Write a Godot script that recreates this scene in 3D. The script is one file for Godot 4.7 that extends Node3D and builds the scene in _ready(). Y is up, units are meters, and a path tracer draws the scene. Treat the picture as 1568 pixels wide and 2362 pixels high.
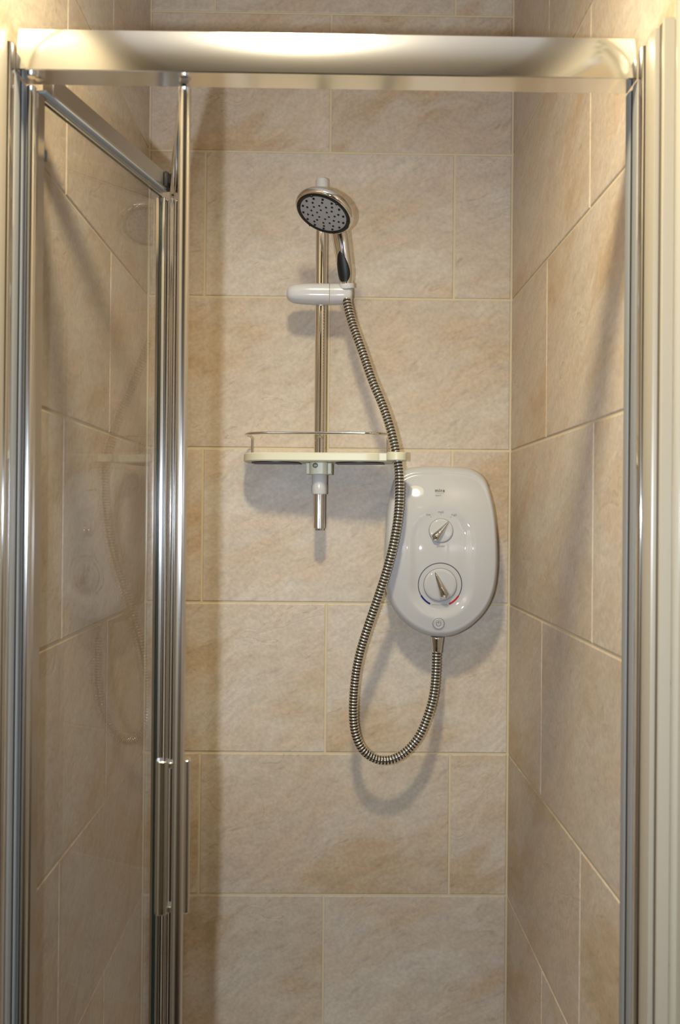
extends Node3D

# ------------------------------------------------------------------ settings
const EYE := Vector3(0, 1.30, 1.83)
const LAMP_AT := Vector3(-0.06, 2.40, 1.05)     # ceiling lamp, just outside the door
const FLASH_AT := Vector3(-0.098, 1.305, 1.80)  # flash beside the lens
const XL := -0.3645    # tiled face of the left shower wall
const XR := 0.3665     # tiled face of the right shower wall
const ZEND := 0.866    # where the tiled side walls end
const TOP := 2.40      # ceiling

var M := {}
var rng := RandomNumberGenerator.new()

func _ready():
	rng.seed = 11
	var cam := Camera3D.new()
	cam.name = "camera"
	cam.position = EYE
	cam.rotation = Vector3(0.0043, -0.0133, 0.009)
	cam.fov = 58.63
	cam.near = 0.02
	cam.far = 30.0
	var ca := CameraAttributesPhysical.new()
	ca.frustum_focal_length = 21.37
	ca.exposure_aperture = 4.0
	ca.frustum_focus_distance = 1.76
	cam.attributes = ca
	add_child(cam)
	cam.fov = 58.63
	cam.current = true

	var env := Environment.new()
	env.background_mode = Environment.BG_COLOR
	env.background_color = Color(0.02, 0.02, 0.02)
	env.tonemap_mode = Environment.TONE_MAPPER_LINEAR
	env.tonemap_exposure = 1.07
	env.sdfgi_enabled = true
	env.ssao_enabled = true
	env.ssil_enabled = true
	var we := WorldEnvironment.new()
	we.name = "world"
	we.environment = env
	add_child(we)

	materials()
	room()
	tiled_walls()
	enclosure()
	riser_rail()
	holder()
	shower_unit()
	shelf()
	hose()
	handset()
	lamp()
	flash()

# ------------------------------------------------------------------ materials
func mat(called: String, c: Color, rough := 0.5, metal := 0.0, spec := 0.5) -> StandardMaterial3D:
	var m := StandardMaterial3D.new()
	m.resource_name = called
	m.albedo_color = c
	m.roughness = rough
	m.metallic = metal
	m.metallic_specular = spec
	M[called] = m
	return m

func materials():
	mat("chrome", Color(0.90, 0.90, 0.90), 0.06, 1.0)
	mat("rail_metal", Color(0.96, 0.96, 0.96), 0.12, 1.0)
	mat("post_cream", Color(0.62, 0.58, 0.515), 0.3)
	mat("sealant", Color(0.33, 0.29, 0.25), 0.5)
	mat("stile_metal", Color(0.90, 0.90, 0.90), 0.13, 1.0)
	mat("satin_metal", Color(0.80, 0.79, 0.77), 0.28, 1.0)
	mat("hose_metal", Color(0.90, 0.89, 0.86), 0.13, 1.0)
	mat("hose_groove", Color(0.10, 0.095, 0.085), 0.6)
	mat("white_plastic", Color(0.76, 0.76, 0.77), 0.16)
	mat("unit_plastic", Color(0.71, 0.705, 0.71), 0.04)
	mat("cream_plastic", Color(0.80, 0.79, 0.70), 0.35)
	mat("dark_insert", Color(0.13, 0.12, 0.16), 0.4)
	mat("black_rubber", Color(0.035, 0.035, 0.038), 0.45)
	mat("grey_face", Color(0.62, 0.62, 0.63), 0.4)
	mat("grey_seal", Color(0.50, 0.50, 0.50), 0.42)
	mat("dark_seal", Color(0.045, 0.05, 0.06), 0.5)
	mat("print_grey", Color(0.27, 0.28, 0.29), 0.5)
	mat("print_light", Color(0.46, 0.465, 0.47), 0.5)
	mat("print_blue", Color(0.05, 0.07, 0.42), 0.4)
	mat("print_red", Color(0.72, 0.07, 0.10), 0.4)
	mat("glass_edge", Color(0.10, 0.17, 0.15), 0.15)
	var g := mat("glass", Color(0.10, 0.12, 0.07, 0.055), 0.0)
	g.transparency = BaseMaterial3D.TRANSPARENCY_ALPHA
	var cs := mat("clear_seal", Color(0.55, 0.57, 0.50, 0.10), 0.1)
	cs.transparency = BaseMaterial3D.TRANSPARENCY_ALPHA
	mat("wall_paint", Color(0.575, 0.535, 0.485), 0.5)
	mat("ceiling_paint", Color(0.94, 0.94, 0.95), 0.7)
	mat("trim_gloss", Color(0.64, 0.61, 0.55), 0.15)
	mat("channel_gloss", Color(0.66, 0.62, 0.55), 0.25)
	mat("grout", Color(0.775, 0.715, 0.59), 0.75)
	mat("floor_wood", Color(0.24, 0.18, 0.14), 0.4)
	mat("door_paint", Color(0.50, 0.44, 0.37), 0.35)
	mat("tray_white", Color(0.85, 0.85, 0.84), 0.2)
	tile_materials()

func tile_materials():
	var n := 1024
	var warp := noise(3, 3.0, 3)
	var big := noise(5, 2.6, 4)
	var pale := noise(8, 4.2, 4)
	var vein := noise(13, 5.5, 4)
	var crack := noise(21, 9.0, 3)
	var mask := noise(34, 3.1, 2)
	var fine := noise(55, 90.0, 3)
	var mid := noise(89, 30.0, 4)
	var tint := noise(144, 7.0, 3)
	var fleck := noise(233, 34.0, 2)
	var col := PackedByteArray()
	col.resize(n * n * 3)
	var hgt := PackedByteArray()
	hgt.resize(n * n)
	var base := Vector3(0.735, 0.678, 0.618)
	var tan_ := Vector3(0.705, 0.612, 0.498)
	var palec := Vector3(0.765, 0.725, 0.680)
	var rust := Vector3(0.56, 0.43, 0.30)
	var ca := cos(0.50)
	var sa := -sin(0.50)
	for j in n:
		var v := float(j) / n
		for i in n:
			var u := float(i) / n
			var w := warp.get_noise_2d(u, v)
			# bedding runs up to the right; stretch along it
			var p := (u * ca - v * sa) * 0.55
			var q := (u * sa + v * ca) * 1.45 + w * 0.06
			var a := smoothstep(0.02, 0.42, big.get_noise_2d(p, q))
			var b := smoothstep(-0.05, 0.35, pale.get_noise_2d(p + 7.3, q + 1.7))
			var m := mid.get_noise_2d(p * 1.1, q)
			var f := fine.get_noise_2d(u, v)
			var r := 1.0 - absf(vein.get_noise_2d(p, q)) * 2.0
			var k := 1.0 - absf(crack.get_noise_2d(p + 3.1, q + w * 0.05)) * 2.0
			var mk := smoothstep(0.16, 0.42, mask.get_noise_2d(p + 11.0, q + 5.0))
			var c := base.lerp(tan_, a * 0.85).lerp(palec, b * 0.6)
			var tn := tint.get_noise_2d(p * 1.3 + 4.0, q + 9.0)
			c = c.lerp(Vector3(0.755, 0.675, 0.590), clampf(tn * 0.8, 0.0, 0.4)).lerp(Vector3(0.750, 0.715, 0.670), clampf(-tn * 0.8, 0.0, 0.4))
			c *= 1.0 - 0.055 * smoothstep(0.40, 0.62, fleck.get_noise_2d(p * 0.8, q * 1.3)) * smoothstep(-0.1, 0.25, mid.get_noise_2d(u * 0.3, v * 0.3))
			var ck := smoothstep(0.965, 0.998, k) * mk
			c = c.lerp(rust, ck * 0.26)
			var rv := smoothstep(0.86, 1.0, r)
			c *= 1.0 + 0.055 * m + 0.06 * f - 0.02 * rv
			var o := (j * n + i) * 3
			col[o] = clampi(int(c.x * 255.0), 0, 255)
			col[o + 1] = clampi(int(c.y * 255.0), 0, 255)
			col[o + 2] = clampi(int(c.z * 255.0), 0, 255)
			var h := 0.55 + 0.17 * m + 0.12 * f - 0.14 * rv * (0.3 + mk) - 0.15 * ck + 0.22 * big.get_noise_2d(p * 1.5 + 2.0, q * 1.5)
			hgt[j * n + i] = clampi(int(h * 255.0), 0, 255)
	var ti := ImageTexture.create_from_image(Image.create_from_data(n, n, false, Image.FORMAT_RGB8, col))
	var hi := ImageTexture.create_from_image(Image.create_from_data(n, n, false, Image.FORMAT_L8, hgt))
	var tones := [Color(1, 1, 1), Color(0.975, 0.965, 0.95), Color(1.0, 0.985, 0.965)]
	for t in 3:
		var m := mat("tile_%d" % t, tones[t], 0.42)
		m.albedo_texture = ti
		m.heightmap_enabled = true
		m.heightmap_texture = hi
		m.heightmap_scale = 0.10
		m.metallic_specular = 0.35

func noise(s: int, freq: float, oct: int) -> FastNoiseLite:
	var f := FastNoiseLite.new()
	f.seed = s
	f.noise_type = FastNoiseLite.TYPE_SIMPLEX_SMOOTH
	f.frequency = freq
	f.fractal_octaves = oct
	f.fractal_gain = 0.55
	return f

# ------------------------------------------------------------------ mesh helpers
func begin() -> SurfaceTool:
	var st := SurfaceTool.new()
	st.begin(Mesh.PRIMITIVE_TRIANGLES)
	return st

func tri(st: SurfaceTool, a: Vector3, b: Vector3, c: Vector3, na: Vector3, nb: Vector3, nc: Vector3):
	if (c - a).cross(b - a).dot(na + nb + nc) < 0.0:
		var t := b
		b = c
		c = t
		t = nb
		nb = nc
		nc = t
	st.set_normal(na); st.add_vertex(a)
	st.set_normal(nb); st.add_vertex(b)
	st.set_normal(nc); st.add_vertex(c)

func flat(st: SurfaceTool, a: Vector3, b: Vector3, c: Vector3, out: Vector3):
	var n := (b - a).cross(c - a).normalized()
	if n.dot(out) < 0.0:
		n = -n
	tri(st, a, b, c, n, n, n)

func quad(st: SurfaceTool, a: Vector3, b: Vector3, c: Vector3, d: Vector3, out: Vector3):
	flat(st, a, b, c, out)
	flat(st, a, c, d, out)

# prism of a 2-D outline along local z, with chamfered ends; outline corners under 40 degrees are smooth
func prism(st: SurfaceTool, poly: PackedVector2Array, z0: float, z1: float, bevel: float, xf := Transform3D()):
	if Geometry2D.is_polygon_clockwise(poly):
		poly.reverse()
	var n := poly.size()
	var en := []
	for i in n:
		var e := (poly[(i + 1) % n] - poly[i]).normalized()
		en.append(Vector2(e.y, -e.x))
	var inner := PackedVector2Array()
	for i in n:
		var a: Vector2 = en[(i + n - 1) % n]
		var b: Vector2 = en[i]
		var m := a + b
		inner.append(poly[i] - m * (bevel / maxf(0.3, 1.0 + a.dot(b))))
	var B := xf.basis
	for i in n:
		var k := (i + 1) % n
		var e: Vector2 = en[i]
		var pa: Vector2 = en[(i + n - 1) % n]
		var pb: Vector2 = en[k]
		var na := (e + pa).normalized() if e.dot(pa) > 0.76 else e
		var nb := (e + pb).normalized() if e.dot(pb) > 0.76 else e
		var n1 := (B * Vector3(na.x, na.y, 0)).normalized()
		var n2 := (B * Vector3(nb.x, nb.y, 0)).normalized()
		var lo1 := xf * Vector3(poly[i].x, poly[i].y, z0 + bevel)
		var lo2 := xf * Vector3(poly[k].x, poly[k].y, z0 + bevel)
		var hi1 := xf * Vector3(poly[i].x, poly[i].y, z1 - bevel)
		var hi2 := xf * Vector3(poly[k].x, poly[k].y, z1 - bevel)
		tri(st, lo1, lo2, hi2, n1, n2, n2)
		tri(st, lo1, hi2, hi1, n1, n2, n1)
		if bevel > 0.0:
			for s: int in [0, 1]:
				var zz: float = z1 if s == 1 else z0
				var up := B * Vector3(0, 0, 1.0 if s == 1 else -1.0)
				var i1 := xf * Vector3(inner[i].x, inner[i].y, zz)
				var i2 := xf * Vector3(inner[k].x, inner[k].y, zz)
				var o1 := hi1 if s == 1 else lo1
				var o2 := hi2 if s == 1 else lo2
				var m1 := (n1 + up).normalized()
				var m2 := (n2 + up).normalized()
				tri(st, o1, o2, i2, m1, m2, m2)
				tri(st, o1, i2, i1, m1, m2, m1)
	var ids := Geometry2D.triangulate_polygon(inner)
	for s: int in [0, 1]:
		var zz: float = z1 if s == 1 else z0
		var up := (B * Vector3(0, 0, 1.0 if s == 1 else -1.0)).normalized()
		for t in range(0, ids.size(), 3):
			var a := inner[ids[t]]
			var b := inner[ids[t + 1]]
			var c := inner[ids[t + 2]]
			tri(st, xf * Vector3(a.x, a.y, zz), xf * Vector3(b.x, b.y, zz), xf * Vector3(c.x, c.y, zz), up, up, up)

func rect(w: float, h: float, r := 0.0, seg := 5, at := Vector2.ZERO) -> PackedVector2Array:
	var p := PackedVector2Array()
	if r <= 0.0:
		return PackedVector2Array([at + Vector2(-w, -h) / 2, at + Vector2(w, -h) / 2, at + Vector2(w, h) / 2, at + Vector2(-w, h) / 2])
	var cs := [Vector2(w / 2 - r, -h / 2 + r), Vector2(w / 2 - r, h / 2 - r), Vector2(-w / 2 + r, h / 2 - r), Vector2(-w / 2 + r, -h / 2 + r)]
	for c in 4:
		for k in seg + 1:
			var a := -PI / 2 + c * PI / 2 + (PI / 2) * k / seg
			p.append(at + cs[c] + Vector2(cos(a), sin(a)) * r)
	return p

func circle(r: float, seg := 32, at := Vector2.ZERO) -> PackedVector2Array:
	var p := PackedVector2Array()
	for k in seg:
		p.append(at + Vector2(cos(TAU * k / seg), sin(TAU * k / seg)) * r)
	return p

# box by its two corners
func box(st: SurfaceTool, a: Vector3, b: Vector3, bevel := 0.0, xf := Transform3D()):
	var lo := Vector3(minf(a.x, b.x), minf(a.y, b.y), minf(a.z, b.z))
	var hi := Vector3(maxf(a.x, b.x), maxf(a.y, b.y), maxf(a.z, b.z))
	var c := (lo + hi) / 2
	if bevel > 0.0:
		prism(st, rect(hi.x - lo.x, hi.y - lo.y, bevel, 3, Vector2(c.x, c.y)), lo.z, hi.z, bevel, xf)
	else:
		prism(st, rect(hi.x - lo.x, hi.y - lo.y, 0.0, 1, Vector2(c.x, c.y)), lo.z, hi.z, 0.0, xf)

# frame whose local z runs along world up and local x, y along world x, z
func upright(at := Vector3.ZERO) -> Transform3D:
	return Transform3D(Basis(Vector3(1, 0, 0), Vector3(0, 0, 1), Vector3(0, 1, 0)), at)

func along(at: Vector3, dir: Vector3) -> Transform3D:
	var z := dir.normalized()
	var x := Vector3.UP.cross(z)
	if x.length() < 0.05:
		x = Vector3.RIGHT
	x = (x - z * x.dot(z)).normalized()
	return Transform3D(Basis(x, z.cross(x), z), at)

# profile of (radius, height along local z)
func lathe(st: SurfaceTool, prof: Array, seg: int, xf := Transform3D()):
	var nn := []
	for i in prof.size() - 1:
		var d: Vector2 = prof[i + 1] - prof[i]
		nn.append(Vector2(d.y, -d.x).normalized())
	for i in prof.size() - 1:
		var e: Vector2 = nn[i]
		var a: Vector2 = (e + nn[i - 1]).normalized() if i > 0 and e.dot(nn[i - 1]) > 0.70 else e
		var b: Vector2 = (e + nn[i + 1]).normalized() if i < nn.size() - 1 and e.dot(nn[i + 1]) > 0.70 else e
		var p0: Vector2 = prof[i]
		var p1: Vector2 = prof[i + 1]
		for k in seg:
			var c0 := Vector2(cos(TAU * k / seg), sin(TAU * k / seg))
			var c1 := Vector2(cos(TAU * (k + 1) / seg), sin(TAU * (k + 1) / seg))
			var v00 := xf * Vector3(c0.x * p0.x, c0.y * p0.x, p0.y)
			var v10 := xf * Vector3(c1.x * p0.x, c1.y * p0.x, p0.y)
			var v01 := xf * Vector3(c0.x * p1.x, c0.y * p1.x, p1.y)
			var v11 := xf * Vector3(c1.x * p1.x, c1.y * p1.x, p1.y)
			var n00 := (xf.basis * Vector3(c0.x * a.x, c0.y * a.x, a.y)).normalized()
			var n10 := (xf.basis * Vector3(c1.x * a.x, c1.y * a.x, a.y)).normalized()
			var n01 := (xf.basis * Vector3(c0.x * b.x, c0.y * b.x, b.y)).normalized()
			var n11 := (xf.basis * Vector3(c1.x * b.x, c1.y * b.x, b.y)).normalized()
			if p0.x > 1e-6:
				tri(st, v00, v10, v11, n00, n10, n11)
			if p1.x > 1e-6:
				tri(st, v00, v11, v01, n00, n11, n01)

# skin over rings of points (closed round), smooth; caps are fans
func loft(st: SurfaceTool, rings: Array, cap0 := true, cap1 := true):
	var m: int = rings[0].size()
	var mid := Vector3.ZERO
	var count := 0
	var nor := []
	for r in rings:
		var a := PackedVector3Array()
		a.resize(m)
		nor.append(a)
		for p in r:
			mid += p
			count += 1
	mid /= count
	for i in rings.size() - 1:
		for k in m:
			var l := (k + 1) % m
			var a: Vector3 = rings[i][k]
			var b: Vector3 = rings[i][l]
			var c: Vector3 = rings[i + 1][l]
			var d: Vector3 = rings[i + 1][k]
			var n := (c - a).cross(d - b)
			nor[i][k] += n
			nor[i][l] += n
			nor[i + 1][l] += n
			nor[i + 1][k] += n
	var s := 0.0
	for i in rings.size():
		for k in m:
			s += (rings[i][k] - mid).dot(nor[i][k])
	var sign_ := 1.0 if s > 0.0 else -1.0
	for i in rings.size() - 1:
		for k in m:
			var l := (k + 1) % m
			var n0: Vector3 = (nor[i][k] * sign_).normalized()
			var n1: Vector3 = (nor[i][l] * sign_).normalized()
			var n2: Vector3 = (nor[i + 1][l] * sign_).normalized()
			var n3: Vector3 = (nor[i + 1][k] * sign_).normalized()
			tri(st, rings[i][k], rings[i][l], rings[i + 1][l], n0, n1, n2)
			tri(st, rings[i][k], rings[i + 1][l], rings[i + 1][k], n0, n2, n3)
	for e: int in [0, 1]:
		if (e == 0 and not cap0) or (e == 1 and not cap1):
			continue
		var ring: PackedVector3Array = rings[0] if e == 0 else rings[-1]
		var next: PackedVector3Array = rings[1] if e == 0 else rings[-2]
		var c := Vector3.ZERO
		var c2 := Vector3.ZERO
		for k in m:
			c += ring[k] / m
			c2 += next[k] / m
		for k in m:
			flat(st, c, ring[k], ring[(k + 1) % m], c - c2)

func spline(pts: Array, per: int, closed := false) -> Array:
	var out := []
	var n := pts.size()
	var last := n if closed else n - 1
	for i in last:
		var p0 = pts[(i + n - 1) % n] if closed or i > 0 else pts[0]
		var p1 = pts[i]
		var p2 = pts[(i + 1) % n]
		var p3 = pts[(i + 2) % n] if closed or i < n - 2 else pts[n - 1]
		for k in per:
			var t := float(k) / per
			out.append(((p1 * 2.0) + (p2 - p0) * t + (p0 * 2.0 - p1 * 5.0 + p2 * 4.0 - p3) * t * t + (p1 * 3.0 - p0 - p2 * 3.0 + p3) * t * t * t) * 0.5)
	if not closed:
		out.append(pts[n - 1])
	return out

# points evenly spaced along a polyline
func even(pts: Array, step: float) -> Array:
	var out := [pts[0]]
	var need := step
	for i in pts.size() - 1:
		var a: Vector3 = pts[i]
		var b: Vector3 = pts[i + 1]
		var d := a.distance_to(b)
		var at := need
		while at <= d:
			out.append(a.lerp(b, at / d))
			at += step
		need = at - d
	return out

# round bar along points, each with its radius
func tube(st: SurfaceTool, pts: Array, rad: Array, seg := 16, caps := true):
	var rings := []
	var t0: Vector3 = (pts[1] - pts[0]).normalized()
	var side := t0.cross(Vector3(0.31, 0.2, 0.93)).normalized()
	for i in pts.size():
		var t: Vector3 = (pts[mini(i + 1, pts.size() - 1)] - pts[maxi(i - 1, 0)]).normalized()
		side = (side - t * side.dot(t)).normalized()
		var up := t.cross(side)
		var r := PackedVector3Array()
		for k in seg:
			r.append(pts[i] + (side * cos(TAU * k / seg) + up * sin(TAU * k / seg)) * rad[i])
		rings.append(r)
	loft(st, rings, caps, caps)

func put(called: String, st: SurfaceTool, m: String, parent: Node, at := Vector3.ZERO) -> MeshInstance3D:
	var o := MeshInstance3D.new()
	o.name = called
	st.index()
	o.mesh = st.commit()
	o.mesh.surface_set_material(0, M[m])
	o.position = at
	parent.add_child(o, true)
	return o

func thing(called: String, label: String, category: String, at := Vector3.ZERO) -> Node3D:
	var o := Node3D.new()
	o.name = called
	o.position = at
	o.set_meta("label", label)
	o.set_meta("category", category)
	add_child(o, true)
	return o

func structure(called: String, st: SurfaceTool, m: String, label: String, category: String) -> MeshInstance3D:
	var o := put(called, st, m, self)
	o.set_meta("kind", "structure")
	o.set_meta("label", label)
	o.set_meta("category", category)
	return o

# ------------------------------------------------------------------ the room outside and the shell
func room():
	var st := begin()
	box(st, Vector3(-0.80, TOP, -0.15), Vector3(0.80, TOP + 0.1, 2.80))
	structure("ceiling", st, "ceiling_paint", "plain pale ceiling over the shower and the space before it", "ceiling")
	st = begin()
	box(st, Vector3(-0.80, -0.1, -0.15), Vector3(0.80, 0.0, 2.80))
	structure("floor", st, "floor_wood", "dark brown floor before the shower", "floor")
	st = begin()
	box(st, Vector3(-0.50, 0, ZEND + 0.006), Vector3(-0.370, TOP, 2.70))
	structure("wall_near_left", st, "wall_paint", "cream painted wall left of the space before the shower", "wall")
	st = begin()
	box(st, Vector3(0.373, 0, ZEND + 0.006), Vector3(0.50, TOP, 2.70))
	structure("wall_near_right", st, "wall_paint", "cream painted wall right of the space before the shower", "wall")
	st = begin()
	box(st, Vector3(-0.370, 0, 2.60), Vector3(0.373, TOP, 2.70))
	structure("wall_front", st, "wall_paint", "cream painted wall facing the shower", "wall")
	# door in the right wall, beside the shower, with a moulded casing
	st = begin()
	box(st, Vector3(0.3680, 0.004, 0.940), Vector3(0.3740, 1.998, 1.760), 0.002)
	for y in [0.15, 1.12]:
		box(st, Vector3(0.3640, y, 1.070), Vector3(0.3690, y + 0.76, 1.640), 0.004)
	var dr := structure("door_1", st, "door_paint", "plain panelled door in the wall right of the camera", "door")
	st = begin()
	tube(st, [Vector3(0.366, 1.02, 1.69), Vector3(0.330, 1.02, 1.69), Vector3(0.322, 1.02, 1.68), Vector3(0.322, 1.02, 1.59)], [0.008, 0.008, 0.008, 0.008], 12)
	put("door_handle", st, "chrome", dr)
	st = begin()
	for w in [[0.0, 0.010], [0.021, 0.013], [0.046, 0.008]]:
		box(st, Vector3(0.374, 2.000 + w[0], 0.882), Vector3(0.374 - w[1], 2.020 + w[0], 1.830), 0.003)
		box(st, Vector3(0.374, 0.0, 0.917 - w[0] * 0.75), Vector3(0.374 - w[1], 2.020 + w[0], 0.934 - w[0] * 0.75), 0.003)
		box(st, Vector3(0.374, 0.0, 1.763 + w[0]), Vector3(0.374 - w[1], 2.020 + w[0], 1.783 + w[0]), 0.003)
	structure("trim_3", st, "trim_gloss", "cream moulded casing round the door right of the camera", "trim")
	# the glossy bead that ends the tiles, one on each side
	for s: float in [-1.0, 1.0]:
		var x: float = XL if s < 0 else XR
		st = begin()
		var p := PackedVector2Array()
		for k in 13:
			var a := PI * k / 12.0
			p.append(Vector2(x + s * 0.004 - s * 0.008 * sin(a) * 0.9, ZEND + 0.0035 - 0.008 * cos(a) + 0.0045))
		p.append(Vector2(x + s * 0.012, ZEND + 0.0155))
		p.append(Vector2(x + s * 0.012, ZEND - 0.002))
		prism(st, p, 0.0, TOP, 0.0, upright())
		structure("trim_1" if s < 0 else "trim_2", st, "trim_gloss", "glossy cream corner bead ending the tiles %s" % ("on the left" if s < 0 else "at the right edge of the photo"), "trim")
	# shower tray
	var t := thing("shower_tray", "low white shower tray under the tiled walls", "shower tray")
	st = begin()
	box(st, Vector3(XL + 0.001, 0.0, 0.003), Vector3(XR - 0.001, 0.03, ZEND), 0.002)
	box(st, Vector3(XL + 0.001, 0.03, 0.74), Vector3(XR - 0.001, 0.07, ZEND), 0.006)
	box(st, Vector3(XL + 0.001, 0.03, 0.003), Vector3(XR - 0.001, 0.07, 0.04), 0.006)
	put("basin", st, "tray_white", t)
	st = begin()
	lathe(st, [Vector2(0.045, 0.0), Vector2(0.045, 0.002), Vector2(0.040, 0.004), Vector2(0.0, 0.005)], 32, upright(Vector3(0, 0.03, 0.38)))
	put("drain_cover", st, "chrome", t)

# one tile: face at local z = 0, thickness behind it, eased edges, its own piece of the stone texture
func tile_mesh(w: float, h: float) -> ArrayMesh:
	var st := begin()
	var e := 0.0016
	var dz := 0.0008
	var ou := rng.randf_range(0.0, maxf(0.0, 0.98 - w))
	var ov := rng.randf_range(0.0, maxf(0.0, 0.98 - h))
	var fl := 1.0 if rng.randf() < 0.5 else -1.0
	var f := [Vector3(e, e, 0), Vector3(w - e, e, 0), Vector3(w - e, h - e, 0), Vector3(e, h - e, 0)]
	var o := [Vector3(0, 0, -dz), Vector3(w, 0, -dz), Vector3(w, h, -dz), Vector3(0, h, -dz)]
	var b := [Vector3(0, 0, -0.005), Vector3(w, 0, -0.005), Vector3(w, h, -0.005), Vector3(0, h, -0.005)]
	var sets := [[f[0], f[1], f[2], f[3], Vector3(0, 0, 1)]]
	for i in 4:
		var k := (i + 1) % 4
		var c: Vector3 = (o[i] + o[k]) / 2 - Vector3(w / 2, h / 2, 0)
		c.z = 0
		sets.append([o[i], o[k], f[k], f[i], (c.normalized() * 0.6 + Vector3(0, 0, 0.8)).normalized()])
		sets.append([b[i], b[k], o[k], o[i], c.normalized()])
	for s in sets:
		for t in [[0, 1, 2], [0, 2, 3]]:
			var tr := [s[t[0]], s[t[1]], s[t[2]]]
			if (tr[2] - tr[0]).cross(tr[1] - tr[0]).dot(s[4]) < 0:
				tr = [tr[0], tr[2], tr[1]]
			var n: Vector3 = (tr[2] - tr[0]).cross(tr[1] - tr[0]).normalized()
			for p in tr:
				st.set_normal(n)
				var uv := Vector2(ou + p.x, ov + p.y)
				st.set_uv(uv if fl > 0 else Vector2(ou + w - p.x, ov + h - p.y))
				st.add_vertex(p)
	return st.commit()

func lay(wall: Node3D, xf: Transform3D, x0: float, x1: float, y0: float, y1: float):
	var g := 0.0021
	var o := MeshInstance3D.new()
	o.name = "tile"
	o.mesh = tile_mesh(x1 - x0 - 2 * g, y1 - y0 - 2 * g)
	o.mesh.surface_set_material(0, M["tile_%d" % rng.randi_range(0, 2)])
	o.transform = xf * Transform3D(Basis(), Vector3(x0 + g, y0 + g, 0))
	wall.add_child(o, true)

func tiled_walls():
	# heights of the bed joints, from the floor up
	var rows := [0.0, 0.2440, 0.5407, 0.8245, 1.1251, 1.4340, 1.7380, 2.0303, 2.3100, TOP]
	var st := begin()
	box(st, Vector3(-0.80, 0, -0.15), Vector3(0.80, TOP, -0.0015))
	var wb := structure("wall_back", st, "grout", "back shower wall of beige stone-look tiles with cream joints", "wall")
	st = begin()
	box(st, Vector3(-0.66, 0, -0.0015), Vector3(XL - 0.0015, TOP, ZEND + 0.006))
	var wl := structure("wall_left", st, "grout", "left shower wall of beige tiles seen through the glass door", "wall")
	st = begin()
	box(st, Vector3(XR + 0.0015, 0, -0.0015), Vector3(0.66, TOP, ZEND + 0.006))
	var wr := structure("wall_right", st, "grout", "right shower wall of beige tiles running toward the door", "wall")
	var bl := Transform3D(Basis(Vector3(0, 0, -1), Vector3.UP, Vector3(1, 0, 0)), Vector3(XL, 0, ZEND))   # local x runs from the door to the corner
	var br := Transform3D(Basis(Vector3(0, 0, 1), Vector3.UP, Vector3(-1, 0, 0)), Vector3(XR, 0, 0))      # local x runs from the corner to the door
	for r in rows.size() - 1:
		var odd := r % 2 == 1
		# back wall: a joint near the middle in every other row, else one near each corner
		var cuts: Array = [XL + 0.001, -0.0015, XR - 0.001] if odd else [XL + 0.001, -0.2515, 0.2495, XR - 0.001]
		if r == 8:
			cuts = [XL + 0.001, -0.236, 0.248, XR - 0.001]
		for i in cuts.size() - 1:
			lay(wb, Transform3D(), cuts[i], cuts[i + 1], rows[r], rows[r + 1])
		var right: Array = [0.0, 0.297, 0.800, ZEND - 0.002] if odd else [0.0, 0.546, ZEND - 0.002]
		if r == 2:
			right = [0.0, 0.524, ZEND - 0.002]
		if r == 3:
			right = [0.0, 0.279, 0.779, ZEND - 0.002]
		if r == 4:
			right = [0.0, 0.573, ZEND - 0.002]
		for i in right.size() - 1:
			lay(wr, br, right[i], right[i + 1], rows[r], rows[r + 1])
		var left: Array = [0.0, 0.309, 0.812, ZEND - 0.002] if odd else [0.0, 0.570, ZEND - 0.002]
		for i in left.size() - 1:
			lay(wl, bl, ZEND - left[i + 1], ZEND - left[i], rows[r], rows[r + 1])

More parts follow.
